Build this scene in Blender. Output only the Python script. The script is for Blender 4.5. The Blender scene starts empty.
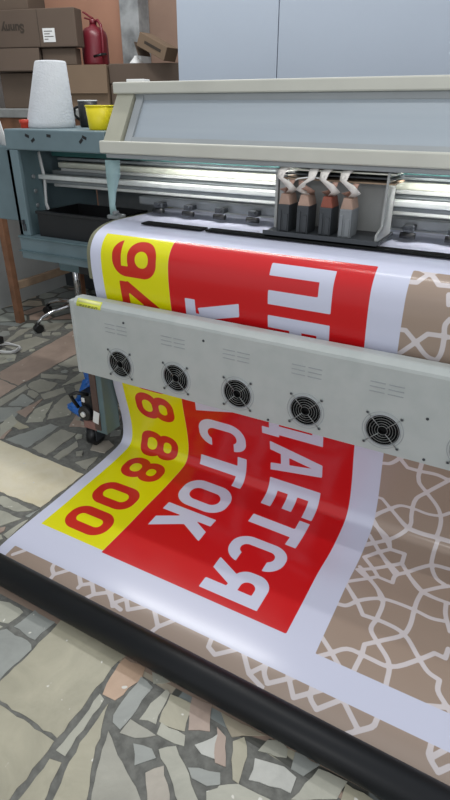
import bpy, bmesh, math, random
import numpy as np
from mathutils import Vector, Matrix, noise
random.seed(7)
R = math.radians
U = 1.15            # metres per drawing unit (all measurements below are drawing units)
C = bpy.context.scene.collection
sc = bpy.context.scene

# ------------------------------------------------------------------ camera
cam_d = bpy.data.cameras.new('camera'); cam = bpy.data.objects.new('camera', cam_d); C.objects.link(cam)
cam.location = (0, 0, 1.19*U); cam.rotation_euler = (R(90-28.1), 0, R(28.9))
cam_d.sensor_fit = 'VERTICAL'; cam_d.sensor_height = 36; cam_d.lens = 36*552/800
cam_d.clip_start = .02; cam_d.clip_end = 60
sc.camera = cam
# ------------------------------------------------------------------ world
w = bpy.data.worlds.new('room_ambience'); sc.world = w; w.use_nodes = True
bg = w.node_tree.nodes['Background']; bg.inputs[0].default_value = (.90, .94, 1.0, 1); bg.inputs[1].default_value = .82
# ------------------------------------------------------------------ lamps (assumed ceiling tube over the printer front, then two added fills)
def area_light(name, loc, length, width, power, col=(1, .985, .96)):
    l = bpy.data.lights.new(name, 'AREA'); l.shape = 'RECTANGLE'; l.size = length*U; l.size_y = width*U
    l.energy = power; l.color = col
    o = bpy.data.objects.new(name, l); C.objects.link(o); o.location = Vector(loc)*U
    return o
area_light('overhead_light', (-.15, 1.12, 2.5), 1.5, .035, 11)
area_light('overhead_light', (-1.6, 2.0, 2.5), 1.3, .06, 23)  # unseen fill added overhead to brighten the back wall and left floor
lf = area_light('front_fill_light', (.5, -2.4, 1.9), 1.6, .3, 22); lf.rotation_euler = (R(72), 0, R(8))  # unseen fill behind the camera, added to brighten upright faces
# ------------------------------------------------------------------ exposure
sc.view_settings.view_transform = 'Standard'; sc.view_settings.look = 'None'
sc.view_settings.exposure = 0.0; sc.view_settings.gamma = 1; sc.view_settings.use_curve_mapping = False

# ------------------------------------------------------------------ traced pattern data (metre-like drawing units on the surfaces themselves)
GIRIH = [[[-0.261, 1.427], [-0.233, 1.418], [-0.218, 1.413], [-0.192, 1.382], [-0.168, 1.41], [-0.135, 1.41], [-0.088, 1.406], [-0.064, 1.412], [-0.049, 1.415]], [[-0.133, 1.367], [-0.132, 1.454], [-0.107, 1.488], [-0.072, 1.536], [-0.057, 1.578], [-0.053, 1.628], [-0.056, 1.659]], [[-0.051, 1.406], [-0.107, 1.488], [-0.131, 1.527], [-0.136, 1.612], [-0.133, 1.646], [-0.161, 1.69], [-0.189, 1.719], [-0.227, 1.747], [-0.251, 1.765]], [[-0.27, 1.577], [-0.24, 1.577], [-0.226, 1.577], [-0.197, 1.612], [-0.142, 1.655], [-0.101, 1.66], [-0.055, 1.658], [-0.019, 1.657]], [[-0.257, 1.67], [-0.236, 1.649], [-0.197, 1.611], [-0.17, 1.583], [-0.133, 1.579], [-0.092, 1.584], [-0.058, 1.573], [-0.036, 1.547]], [[-0.253, 1.653], [-0.232, 1.674], [-0.189, 1.717]], [[-0.192, 1.382], [-0.202, 1.37]], [[-0.192, 1.382], [-0.172, 1.362]], [[-0.05, 1.659], [-0.052, 1.713], [-0.048, 1.751], [-0.027, 1.79], [0.002, 1.804]], [[-0.255, 1.662], [-0.23, 1.679], [-0.181, 1.712], [-0.169, 1.744], [-0.126, 1.743], [-0.125, 1.78], [-0.156, 1.806], [-0.193, 1.839], [-0.231, 1.868], [-0.205, 1.885], [-0.193, 1.889]], [[-0.249, 1.77], [-0.226, 1.75], [-0.187, 1.716]], [[-0.238, 1.719], [-0.217, 1.741], [-0.186, 1.774], [-0.129, 1.818], [-0.13, 1.834]], [[-0.187, 1.716], [-0.167, 1.743], [-0.195, 1.768], [-0.228, 1.806], [-0.193, 1.839], [-0.171, 1.867], [-0.131, 1.87], [-0.13, 1.834], [-0.104, 1.805]], [[-0.257, 1.953], [-0.236, 1.932], [-0.193, 1.889], [-0.172, 1.865]], [[-0.186, 1.774], [-0.156, 1.806], [-0.13, 1.834]], [[-0.125, 1.78], [-0.104, 1.805]], [[-0.104, 1.805], [-0.077, 1.775], [-0.045, 1.749], [-0.002, 1.743]], [[-0.104, 1.805], [-0.085, 1.83], [-0.052, 1.862], [-0.012, 1.869], [0.019, 1.867]], [[-0.193, 1.889], [-0.16, 1.921], [-0.141, 1.957]], [[-0.256, 1.93], [-0.236, 1.952], [-0.204, 1.988]], [[-0.267, 2.033], [-0.238, 2.026], [-0.218, 2.021], [-0.194, 1.99], [-0.142, 1.952], [-0.102, 1.946], [-0.053, 1.948], [-0.013, 1.954], [0.024, 1.945]], [[-0.262, 1.928], [-0.241, 1.949], [-0.198, 1.992], [-0.17, 2.029], [-0.114, 2.026], [-0.065, 2.036], [-0.016, 2.088], [0.011, 2.115], [0.037, 2.123], [0.039, 2.152], [0.063, 2.18], [0.083, 2.203]], [[-0.228, 1.851], [-0.207, 1.872], [-0.165, 1.914], [-0.137, 1.953], [-0.135, 2.021], [-0.14, 2.061], [-0.117, 2.09], [-0.08, 2.128], [-0.072, 2.146], [-0.068, 2.186], [-0.065, 2.216]], [[-0.099, 1.814], [-0.052, 1.858], [-0.057, 1.91], [-0.057, 1.95], [-0.056, 2.005], [-0.064, 2.039], [-0.101, 2.076], [-0.141, 2.113], [-0.139, 2.145], [-0.142, 2.184], [-0.144, 2.214]], [[-0.26, 2.127], [-0.237, 2.146], [-0.208, 2.17], [-0.193, 2.184], [-0.171, 2.204]], [[-0.231, 2.2], [-0.209, 2.179], [-0.174, 2.145], [-0.12, 2.145], [-0.072, 2.144], [-0.015, 2.091], [0.014, 2.056], [0.039, 2.058], [0.041, 2.028]], [[-0.052, 1.858], [-0.021, 1.866], [0.019, 1.868]], [[0.012, 1.872], [0.017, 1.921], [0.036, 1.975]], [[-0.052, 1.858], [-0.014, 1.819], [0.008, 1.802]], [[0.011, 2.205], [0.039, 2.193], [0.07, 2.18], [0.098, 2.168]], [[-0.269, 0.877], [-0.239, 0.875], [-0.221, 0.874], [-0.198, 0.845], [-0.184, 0.835], [-0.16, 0.818]], [[-0.24, 0.826], [-0.213, 0.839], [-0.196, 0.847], [-0.172, 0.873], [-0.147, 0.872]], [[-0.145, 0.893], [-0.14, 0.915]], [[-0.272, 0.996], [-0.242, 0.994], [-0.226, 0.993], [-0.198, 1.02], [-0.166, 1.053], [-0.144, 1.059], [-0.137, 1.039], [-0.136, 0.994], [-0.139, 0.963], [-0.131, 0.948]], [[-0.255, 1.083], [-0.235, 1.061], [-0.198, 1.02], [-0.174, 0.993], [-0.15, 0.992], [-0.125, 0.992]]]
STRIP = [[[-1.147, 2.308], [-1.124, 2.278], [-1.13, 2.262], [-1.141, 2.234]], [[-1.016, 2.241], [-1.009, 2.27], [-1.004, 2.291], [-0.983, 2.308], [-0.982, 2.319], [-0.979, 2.349]], [[-0.983, 2.308], [-0.943, 2.264], [-0.923, 2.242]], [[-0.948, 2.246], [-0.926, 2.266], [-0.888, 2.301], [-0.863, 2.282], [-0.863, 2.271], [-0.863, 2.241]], [[-0.888, 2.301], [-0.889, 2.312]], [[-0.885, 2.261], [-0.863, 2.282], [-0.835, 2.309], [-0.812, 2.292], [-0.788, 2.274]], [[-0.835, 2.309], [-0.845, 2.324], [-0.862, 2.349]], [[-0.82, 2.258], [-0.799, 2.28], [-0.765, 2.316]], [[-0.835, 2.26], [-0.811, 2.278], [-0.77, 2.309], [-0.746, 2.279], [-0.727, 2.256]], [[-0.766, 2.257], [-0.746, 2.279], [-0.721, 2.306], [-0.679, 2.272], [-0.656, 2.253]], [[-0.77, 2.309], [-0.739, 2.315]], [[-0.683, 2.247], [-0.662, 2.269], [-0.621, 2.312], [-0.593, 2.276], [-0.575, 2.252]], [[-0.621, 2.312], [-0.626, 2.326], [-0.636, 2.354]], [[-0.486, 2.248], [-0.481, 2.278], [-0.477, 2.301], [-0.453, 2.312], [-0.415, 2.278], [-0.393, 2.258]], [[-0.409, 2.255], [-0.39, 2.278], [-0.358, 2.317], [-0.338, 2.289], [-0.321, 2.265]], [[-0.339, 2.252], [-0.331, 2.281], [-0.326, 2.299], [-0.309, 2.319], [-0.27, 2.285], [-0.247, 2.265]], [[-0.358, 2.317], [-0.345, 2.322], [-0.317, 2.333]], [[-0.288, 2.257], [-0.271, 2.282], [-0.243, 2.322], [-0.213, 2.294], [-0.191, 2.274]], [[-0.221, 2.254], [-0.214, 2.283], [-0.209, 2.304], [-0.188, 2.323], [-0.155, 2.286], [-0.135, 2.264]], [[-0.152, 2.265], [-0.131, 2.286], [-0.092, 2.324], [-0.066, 2.297], [-0.065, 2.287], [-0.062, 2.257]], [[0.049, 2.261], [0.049, 2.291], [0.049, 2.303], [0.072, 2.328], [0.091, 2.306]], [[-0.07, 2.304], [-0.092, 2.324], [-0.101, 2.332], [-0.123, 2.352]]]
STONES = [["c", [[-0.861, 0.675], [-0.643, 0.67], [-0.653, 0.644], [-0.65, 0.438], [-0.821, 0.438], [-0.86, 0.456], [-0.858, 0.65]]], ["c", [[-0.816, 0.431], [-0.651, 0.43], [-0.646, 0.306], [-0.672, 0.227], [-0.854, 0.322]]], ["o", [[-0.644, 0.661], [-0.585, 0.664], [-0.574, 0.635], [-0.588, 0.603], [-0.588, 0.584], [-0.596, 0.564], [-0.63, 0.562], [-0.638, 0.585], [-0.643, 0.622]]], ["n", [[-0.636, 0.56], [-0.619, 0.554], [-0.611, 0.44], [-0.609, 0.418], [-0.634, 0.418], [-0.632, 0.437]]], ["c", [[-0.604, 0.551], [-0.548, 0.43], [-0.51, 0.367], [-0.569, 0.335], [-0.601, 0.454]]], ["g", [[-0.564, 0.502], [-0.412, 0.421], [-0.501, 0.373], [-0.541, 0.448]]], ["c", [[-0.633, 0.399], [-0.606, 0.405], [-0.583, 0.327], [-0.631, 0.301]]], ["s", [[-0.944, 0.661], [-0.869, 0.658], [-0.874, 0.593], [-0.952, 0.596]]], ["s", [[-0.963, 0.582], [-0.872, 0.579], [-0.861, 0.569], [-0.865, 0.474], [-0.906, 0.452], [-1.005, 0.534]]], ["n", [[-1.075, 0.636], [-1.022, 0.646], [-0.966, 0.641], [-0.973, 0.596], [-1.025, 0.582]]], ["n", [[-1.039, 0.562], [-1.02, 0.577], [-0.977, 0.582], [-0.988, 0.55]]], ["s", [[-0.579, 0.64], [-0.539, 0.631], [-0.544, 0.517], [-0.568, 0.522], [-0.577, 0.535]]], ["n", [[-0.509, 0.644], [-0.497, 0.639], [-0.483, 0.564], [-0.521, 0.555], [-0.521, 0.597]]], ["c", [[-0.494, 0.637], [-0.442, 0.641], [-0.42, 0.581], [-0.48, 0.572]]], ["p", [[-0.447, 0.656], [-0.398, 0.661], [-0.372, 0.607], [-0.414, 0.587]]], ["g", [[-0.538, 0.546], [-0.469, 0.544], [-0.505, 0.518], [-0.54, 0.511]]], ["n", [[-0.475, 0.573], [-0.414, 0.574], [-0.404, 0.554], [-0.469, 0.547]]], ["s", [[-0.501, 0.507], [-0.46, 0.517], [-0.442, 0.506], [-0.472, 0.473]]], ["n", [[-0.447, 0.523], [-0.419, 0.546], [-0.318, 0.476], [-0.352, 0.457]]], ["r", [[-0.444, 0.472], [-0.419, 0.501], [-0.369, 0.448], [-0.406, 0.427]]], ["w", [[-0.386, 0.567], [-0.352, 0.615], [-0.324, 0.565], [-0.364, 0.558]]], ["s", [[-0.374, 0.522], [-0.312, 0.545], [-0.301, 0.526], [-0.323, 0.511], [-0.357, 0.509]]], ["n", [[-0.564, 0.663], [-0.511, 0.662], [-0.544, 0.64]]], ["n", [[-0.319, 0.502], [-0.299, 0.521], [-0.28, 0.487], [-0.302, 0.474]]], ["b", [[-0.372, 0.656], [-0.264, 0.657], [-0.325, 0.619], [-0.35, 0.636]]], ["c", [[-0.319, 0.612], [-0.302, 0.632], [-0.279, 0.6], [-0.27, 0.545], [-0.284, 0.546]]], ["n", [[-0.256, 0.65], [-0.232, 0.663], [-0.211, 0.654], [-0.206, 0.637], [-0.264, 0.621]]], ["w", [[-0.263, 0.604], [-0.203, 0.618], [-0.174, 0.611], [-0.173, 0.579], [-0.256, 0.561]]], ["s", [[-0.195, 0.656], [-0.141, 0.657], [-0.163, 0.62], [-0.19, 0.621]]], ["n", [[-0.141, 0.648], [-0.082, 0.653], [-0.09, 0.613], [-0.168, 0.569]]], ["c", [[-0.084, 0.648], [-0.012, 0.645], [-0.083, 0.606]]], ["n", [[-0.302, 0.523], [-0.271, 0.544], [-0.186, 0.549], [-0.303, 0.484]]], ["p", [[-0.364, 0.623], [-0.336, 0.613], [-0.308, 0.56], [-0.331, 0.557]]], ["p", [[-2.215, 1.661], [-2.296, 2.297], [-2.039, 2.041], [-2.015, 1.596], [-2.159, 1.612]]], ["p", [[-2.145, 1.6], [-2.013, 1.586], [-1.997, 1.47], [-2.011, 1.392], [-2.16, 1.516]]], ["g", [[-2.465, 1.952], [-2.417, 2.101], [-2.311, 2.106], [-2.307, 1.893], [-2.455, 1.908]]], ["g", [[-2.491, 1.904], [-2.585, 2.137], [-2.543, 2.2], [-2.472, 1.915]]], ["g", [[-1.979, 1.453], [-1.991, 1.622], [-1.947, 1.598], [-1.926, 1.407]]], ["g", [[-1.986, 1.642], [-1.976, 1.698], [-1.864, 1.704], [-1.844, 1.631], [-1.874, 1.591], [-1.967, 1.611]]], ["g", [[-1.935, 1.581], [-1.914, 1.592], [-1.859, 1.576], [-1.846, 1.538], [-1.908, 1.549]]], ["g", [[-2.02, 1.747], [-1.885, 1.795], [-1.861, 1.756], [-1.985, 1.714]]], ["g", [[-2.023, 1.87], [-2.022, 2.035], [-1.905, 1.935], [-1.951, 1.867]]], ["n", [[-1.837, 1.744], [-1.856, 1.865], [-1.775, 1.804], [-1.832, 1.698]]], ["s", [[-1.902, 1.431], [-1.929, 1.544], [-1.835, 1.522], [-1.816, 1.467]]], ["s", [[-1.918, 1.4], [-1.832, 1.448], [-1.79, 1.369], [-1.813, 1.308], [-1.851, 1.278], [-1.935, 1.349]]], ["p", [[-1.821, 1.402], [-1.813, 1.512], [-1.814, 1.556], [-1.749, 1.392]]], ["g", [[-1.851, 1.58], [-1.808, 1.686], [-1.763, 1.652], [-1.802, 1.551]]], ["n", [[-1.768, 1.462], [-1.752, 1.556], [-1.66, 1.402], [-1.717, 1.361]]], ["c", [[-1.801, 1.324], [-1.802, 1.363], [-1.674, 1.338], [-1.698, 1.306]]], ["p", [[-1.761, 1.262], [-1.724, 1.292], [-1.697, 1.226], [-1.734, 1.198]]], ["g", [[-1.721, 1.53], [-1.742, 1.629], [-1.707, 1.671], [-1.595, 1.497], [-1.657, 1.423]]], ["g", [[-2.535, 2.283], [-2.429, 2.362], [-2.384, 2.229], [-2.425, 2.188]]], ["g", [[-2.433, 2.165], [-2.394, 2.198], [-2.357, 2.152], [-2.388, 2.128]]], ["e", [[-1.728, 1.204], [-1.701, 1.209], [-1.248, 1.194], [-1.246, 0.979], [-1.434, 0.974], [-1.514, 0.968], [-1.679, 1.04]]], ["s", [[-1.684, 1.223], [-1.617, 1.404], [-1.568, 1.403], [-1.562, 1.223]]], ["g", [[-1.544, 1.228], [-1.546, 1.389], [-1.465, 1.395], [-1.457, 1.218]]], ["g", [[-1.426, 1.224], [-1.427, 1.353], [-1.392, 1.323], [-1.393, 1.22]]], ["n", [[-1.43, 0.922], [-1.406, 0.962], [-1.256, 0.957], [-1.297, 0.926]]], ["n", [[-1.353, 0.903], [-1.257, 0.907], [-1.291, 0.848], [-1.334, 0.84]]], ["p", [[-1.284, 0.843], [-1.272, 0.855], [-1.262, 0.841], [-1.264, 0.825]]], ["n", [[-1.249, 0.825], [-1.241, 0.904], [-1.234, 0.916], [-1.221, 0.819]]], ["s", [[-1.256, 0.922], [-1.239, 0.972], [-1.24, 0.924]]], ["n", [[-1.795, 1.292], [-1.824, 1.388], [-1.749, 1.344], [-1.713, 1.22]]], ["g", [[-1.326, 1.235], [-1.276, 1.307], [-1.257, 1.22]]], ["n", [[-1.282, 0.807], [-1.254, 0.822], [-1.235, 0.811], [-1.248, 0.789]]]]
PADS = [[[-1.517, 0.762], [-1.088, 0.671], [0.013, 0.612], [-0.737, 0.198]], [[-2.901, 1.963], [-2.759, 2.139], [-2.558, 2.191], [-2.393, 2.402], [-2.019, 2.357], [-1.302, 1.525], [-1.236, 1.389], [-1.178, 0.768], [-1.33, 0.66]]]
PROFILE = [[2.2, 0.858], [1.6, 0.858], [1.5, 0.86], [1.44, 0.86], [1.39, 0.852], [1.345, 0.832], [1.32, 0.798], [1.314, 0.755], [1.317, 0.69], [1.324, 0.636], [1.346, 0.49], [1.354, 0.348], [1.366, 0.27], [1.377, 0.215], [1.3855, 0.16], [1.388, 0.12], [1.383, 0.082], [1.368, 0.06], [1.343, 0.0505], [1.283, 0.043], [1.234, 0.0395], [1.127, 0.033], [1.028, 0.027], [0.894, 0.022], [0.8, 0.016], [0.735, 0.0065], [0.69, 0.0019], [0.655, 0.0019]]
PRINT_S = [[0.8, 0.8], [0.9, 0.9], [1.0, 1.0], [1.1, 1.1], [1.2, 1.2], [1.3, 1.3001], [1.4, 1.3998], [1.5, 1.4943], [1.52, 1.5115], [1.54, 1.5282], [1.56, 1.5441], [1.58, 1.5589], [1.6, 1.5736], [1.62, 1.5894], [1.64, 1.6073], [1.66, 1.6281], [1.68, 1.6463], [1.7, 1.6633], [1.72, 1.6819], [1.74, 1.7009], [1.76, 1.7203], [1.78, 1.7396], [1.8, 1.759], [1.8, 1.759], [1.85, 1.807], [1.9, 1.8545], [1.95, 1.9023], [2.0, 1.9498], [2.05, 1.998], [2.1, 2.0473], [2.15, 2.0969], [2.2, 2.1462], [2.25, 2.1952], [2.3, 2.2433], [2.35, 2.2908]]   # (position in the artwork, distance along the web)
# ------------------------------------------------------------------ materials
def srgb(h):
    v = [int(h[i:i+2], 16)/255 for i in (0, 2, 4)]
    return tuple((x/12.92 if x <= .04045 else ((x+.055)/1.055)**2.4) for x in v) + (1,)
def mat(name, hexcol, rough=.6, metal=0, var=.12, scale=9, bump=0, bscale=80, alpha=1, spec=.5, coat=0, hex2=None, trans=0):
    m = bpy.data.materials.new(name); m.use_nodes = True
    nt = m.node_tree; b = nt.nodes['Principled BSDF']
    c = srgb(hexcol)
    tc = nt.nodes.new('ShaderNodeTexCoord')
    n = nt.nodes.new('ShaderNodeTexNoise'); n.inputs['Scale'].default_value = scale; n.inputs['Detail'].default_value = 6
    nt.links.new(tc.outputs['Object'], n.inputs['Vector'])
    r = nt.nodes.new('ShaderNodeValToRGB')
    if hex2: d = srgb(hex2)
    else: d = tuple(x*(1-var*2) for x in c[:3]) + (1,)
    r.color_ramp.elements[0].color = d; r.color_ramp.elements[1].color = c
    r.color_ramp.elements[0].position = .3; r.color_ramp.elements[1].position = .62
    nt.links.new(n.outputs['Fac'], r.inputs[0]); nt.links.new(r.outputs[0], b.inputs['Base Color'])
    b.inputs['Roughness'].default_value = rough; b.inputs['Metallic'].default_value = metal
    b.inputs['Specular IOR Level'].default_value = spec; b.inputs['Alpha'].default_value = alpha
    b.inputs['Coat Weight'].default_value = coat; b.inputs['Transmission Weight'].default_value = trans
    if bump:
        n2 = nt.nodes.new('ShaderNodeTexNoise'); n2.inputs['Scale'].default_value = bscale; n2.inputs['Detail'].default_value = 4
        nt.links.new(tc.outputs['Object'], n2.inputs['Vector'])
        bp = nt.nodes.new('ShaderNodeBump'); bp.inputs['Strength'].default_value = bump; bp.inputs['Distance'].default_value = .01
        nt.links.new(n2.outputs['Fac'], bp.inputs['Height']); nt.links.new(bp.outputs[0], b.inputs['Normal'])
    return m
M = dict(
    teal=mat('teal painted steel', '6E8288', .5, .1, .1, 6),
    teal_dark=mat('dark teal steel', '5D7378', .5, .1, .12, 6),
    hood=mat('grey beige painted metal', 'C6C6BB', .42, .1, .05, 5),
    hood_grey=mat('grey painted metal', '9BA0A2', .42, .15, .05, 5),
    panel=mat('pale grey enamel', 'B1B6B3', .45, 0, .06, 16, .06, 60, hex2='AAB0AD'),
    alu=mat('brushed aluminium', 'E2E5E2', .35, .45, .08, 20),
    rail_white=mat('pale rail paint', 'E6E8D8', .35, .2, .1, 12),
    steel=mat('dark steel', '8A9092', .4, .35, .1, 12),
    chrome=mat('chrome', 'D0D2D4', .12, 1, .03),
    black=mat('black plastic', '17181A', .4, 0, .1),
    soot=mat('matt black', '0E0F10', .8, 0, .1, spec=.2),
    darkgrey=mat('dark grey plastic', '3B3F43', .45, 0, .1),
    greyplate=mat('grey plate', '85898B', .45, .3, .1),
    platepale=mat('pale grey plate', 'A9ABA9', .45, .2, .1),
    headgrey=mat('mid grey plastic', '7C8083', .45, 0, .08),
    redfilm=mat('red brown film', '94513F', .45, 0, .12, 18),
    greytop=mat('grey worn tabletop', '9A9C9A', .7, 0, .15, 8),
    rust=mat('rusty dark primer', '5A4740', .7, 0, .2, 16),
    stickerpale=mat('pale sticker band', 'E6E79A', .7, 0, .04),
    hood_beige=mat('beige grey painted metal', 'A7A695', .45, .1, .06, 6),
    gusset=mat('pale teal plastic', '9CB9BA', .4, 0, .1, 8),
    wire=mat('bright wire', '8E9290', .4, .4, .05),
    rotor=mat('matt black plastic', '131415', .85, 0, .1, spec=.2),
    belt=mat('green belt', '2E625F', .6, 0, .1),
    tube=mat('black satin plastic pipe', '131518', .42, 0, .15, 4, .03, 25, spec=.3),
    wood=mat('raw brown wood', '8A6248', .7, 0, .18, 14),
    woodpale=mat('pale raw wood', 'A58E76', .7, 0, .12, 14),
    card=mat('brown cardboard', '5C4E43', .85, 0, .06, 4),
    card2=mat('darker brown cardboard', '5E5044', .85, 0, .08, 4),
    card3=mat('tan cardboard', '766350', .85, 0, .06, 4),
    white=mat('white paper', 'DCDDDC', .8, 0, .03),
    foam=mat('white foam', 'D5D8DB', .9, 0, .03, 30, .35, 160),
    red=mat('dark red enamel', '72202C', .35, 0, .06),
    yellow=mat('yellow plastic', 'E6D51A', .4, 0, .03),
    redcap=mat('red plastic', 'C23A24', .4, 0, .05),
    blue=mat('blue plastic film', '1F63B4', .35, 0, .15, 10),
    pinkbox=mat('dusty pink block', '8F6A62', .7, 0, .15, 20),
    ribbon=mat('ribbon cable', 'E4DFD8', .5, 0, .05),
    ribbon2=mat('tan ribbon cable', 'B08C7C', .5, 0, .12, 18),
    copper=mat('copper brown film', 'B39584', .45, 0, .12, 18),
    sticker=mat('yellow green sticker', 'D9DF4E', .6, 0, .04),
    ink=mat('faded ink', '3A3128', .8),
    pvcback=mat('olive edge guide', '77775F', .6, 0, .1),
    orange=mat('orange painted plaster', 'C4937A', .85, 0, .07, 3, .1, 30),
    orange2=mat('faded pink brown plaster', 'A18574', .85, 0, .1, 3, .1, 30),
    plaster=mat('dirty white plaster', 'AEB2B3', .85, 0, .3, 9, .1, 30),
    board=mat('pale blue grey wall panel', 'B4BECB', .6, 0, .02, 2),
    wall=mat('pale wall paint', 'B3B6B4', .8, 0, .06, 3),
)
# translucent window of the hood
mw = bpy.data.materials.new('smoked clear acrylic'); mw.use_nodes = True
b = mw.node_tree.nodes['Principled BSDF']
nz = mw.node_tree.nodes.new('ShaderNodeTexNoise'); nz.inputs['Scale'].default_value = 3
rp = mw.node_tree.nodes.new('ShaderNodeValToRGB'); rp.color_ramp.elements[0].color = srgb('A6B0B8'); rp.color_ramp.elements[1].color = srgb('B2BBC2')
mw.node_tree.links.new(nz.outputs['Fac'], rp.inputs[0]); mw.node_tree.links.new(rp.outputs[0], b.inputs['Base Color'])
b.inputs['Roughness'].default_value = .12; b.inputs['Alpha'].default_value = .82
M['window'] = mw

# ------------------------------------------------------------------ mesh building
class MB:
    def __init__(s): s.bm = bmesh.new()
    def box(s, x0, x1, y0, y1, z0, z1, bev=0, rot=None, seg=2):
        t = bmesh.new(); bmesh.ops.create_cube(t, size=1)
        c = Vector(((x0+x1)/2, (y0+y1)/2, (z0+z1)/2))
        for v in t.verts: v.co = Vector((v.co.x*(x1-x0), v.co.y*(y1-y0), v.co.z*(z1-z0)))
        if bev: bmesh.ops.bevel(t, geom=t.edges[:], offset=bev, segments=seg, affect='EDGES', profile=.5)
        if rot: bmesh.ops.transform(t, matrix=rot.to_4x4(), verts=t.verts)
        for v in t.verts: v.co += c
        return s.add(t)
    def add(s, t):
        me = bpy.data.meshes.new('tmp'); t.to_mesh(me); t.free(); s.bm.from_mesh(me); bpy.data.meshes.remove(me); return s
    def poly_prism(s, pts, axis, a0, a1):   # pts 2-D; axis extruded
        def mk(p, a):
            return {'x': (a, p[0], p[1]), 'y': (p[0], a, p[1]), 'z': (p[0], p[1], a)}[axis]
        A = [s.bm.verts.new(mk(p, a0)) for p in pts]; B = [s.bm.verts.new(mk(p, a1)) for p in pts]
        n = len(pts)
        fs = [s.bm.faces.new(A), s.bm.faces.new(B[::-1])]
        for i in range(n): fs.append(s.bm.faces.new((A[i], B[i], B[(i+1) % n], A[(i+1) % n])))
        bmesh.ops.recalc_face_normals(s.bm, faces=fs)
        return s
    def tube(s, path, r, n=10, caps=True, rs=None):
        P = [Vector(p) for p in path]; rings = []
        up = None
        for i, p in enumerate(P):
            d = (P[min(i+1, len(P)-1)]-P[max(i-1, 0)]).normalized()
            if up is None: up = Vector((0, 0, 1)) if abs(d.z) < .9 else Vector((1, 0, 0))
            a = d.cross(up).normalized(); bb = a.cross(d).normalized(); up = bb
            rr = rs[i] if rs else r
            rings.append([s.bm.verts.new(p+rr*(math.cos(2*math.pi*k/n)*a+math.sin(2*math.pi*k/n)*bb)) for k in range(n)])
        fs = []
        for i in range(len(P)-1):
            for k in range(n):
                f = s.bm.faces.new((rings[i][k], rings[i][(k+1) % n], rings[i+1][(k+1) % n], rings[i+1][k])); f.smooth = True; fs.append(f)
        if caps:
            fs.append(s.bm.faces.new(rings[0][::-1])); fs.append(s.bm.faces.new(rings[-1]))
        bmesh.ops.recalc_face_normals(s.bm, faces=fs)
        return s
    def ring(s, c, rad, r, axis='y', n=28, m=6):
        c = Vector(c); ax = {'x': (Vector((0, 1, 0)), Vector((0, 0, 1)), Vector((1, 0, 0))), 'y': (Vector((1, 0, 0)), Vector((0, 0, 1)), Vector((0, 1, 0))), 'z': (Vector((1, 0, 0)), Vector((0, 1, 0)), Vector((0, 0, 1)))}[axis]
        rings = []
        for i in range(n):
            t = 2*math.pi*i/n; d = math.cos(t)*ax[0]+math.sin(t)*ax[1]
            rings.append([s.bm.verts.new(c+d*(rad+r*math.cos(2*math.pi*k/m))+ax[2]*r*math.sin(2*math.pi*k/m)) for k in range(m)])
        fs = []
        for i in range(n):
            for k in range(m):
                f = s.bm.faces.new((rings[i][k], rings[i][(k+1) % m], rings[(i+1) % n][(k+1) % m], rings[(i+1) % n][k])); f.smooth = True; fs.append(f)
        bmesh.ops.recalc_face_normals(s.bm, faces=fs)
        return s
    def lathe(s, c, prof, axis='z', n=32, smooth=True):   # prof [(r, h)]
        c = Vector(c); rings = []
        for r, h in prof:
            ring = []
            for k in range(n):
                t = 2*math.pi*k/n; a, bb = r*math.cos(t), r*math.sin(t)
                ring.append(s.bm.verts.new(c+Vector({'z': (a, bb, h), 'y': (a, h, bb), 'x': (h, a, bb)}[axis])))
            rings.append(ring)
        fs = []
        for i in range(len(prof)-1):
            for k in range(n):
                f = s.bm.faces.new((rings[i][k], rings[i][(k+1) % n], rings[i+1][(k+1) % n], rings[i+1][k])); f.smooth = smooth; fs.append(f)
        fs.append(s.bm.faces.new(rings[0][::-1])); fs.append(s.bm.faces.new(rings[-1]))
        bmesh.ops.recalc_face_normals(s.bm, faces=fs)
        return s
    def strip(s, path, wvec, th):     # flat ribbon of width vector wvec along path with thickness
        P = [Vector(p) for p in path]; W = wvec if isinstance(wvec, list) else [Vector(wvec)]*len(P); fs = []; rows = []
        for i, p in enumerate(P):
            d = (P[min(i+1, len(P)-1)]-P[max(i-1, 0)]).normalized(); ww = Vector(W[i]); nn = d.cross(ww).normalized()*th/2
            rows.append([s.bm.verts.new(q) for q in (p-ww/2-nn, p+ww/2-nn, p+ww/2+nn, p-ww/2+nn)])
        for i in range(len(P)-1):
            for k in range(4):
                f = s.bm.faces.new((rows[i][k], rows[i][(k+1) % 4], rows[i+1][(k+1) % 4], rows[i+1][k])); fs.append(f); f.smooth = k in (0, 2)
        fs.append(s.bm.faces.new(rows[0][::-1])); fs.append(s.bm.faces.new(rows[-1]))
        bmesh.ops.recalc_face_normals(s.bm, faces=fs)
        return s

def wloc(o):
    v = Vector((0, 0, 0))
    while o is not None: v += o.location; o = o.parent
    return v
def obj(name, mb, material, parent=None, origin=None):
    """link the collected shapes as ONE mesh object; origin in drawing units for a top-level mesh"""
    base = wloc(parent)
    own = Vector(origin)*U if origin is not None else base
    me = bpy.data.meshes.new(name)
    for v in mb.bm.verts: v.co = v.co*U - own
    mb.bm.to_mesh(me); mb.bm.free()
    for m_ in (material if isinstance(material, list) else [material]): me.materials.append(m_)
    o = bpy.data.objects.new(name, me); C.objects.link(o)
    o.location = own-base; o.parent = parent
    return o
def tag(o, label, cat, group=None):
    o['label'] = label; o['category'] = cat
    if group: o['group'] = group
    return o
def thing(name, label, cat, loc, group=None):
    o = bpy.data.objects.new(name, None); C.objects.link(o); o.location = Vector(loc)*U; o.empty_display_size = .1
    return tag(o, label, cat, group)
def struct(name, mb, m, parent=None):
    o = obj(name, mb, m, parent); o['kind'] = 'structure'; return o
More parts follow.
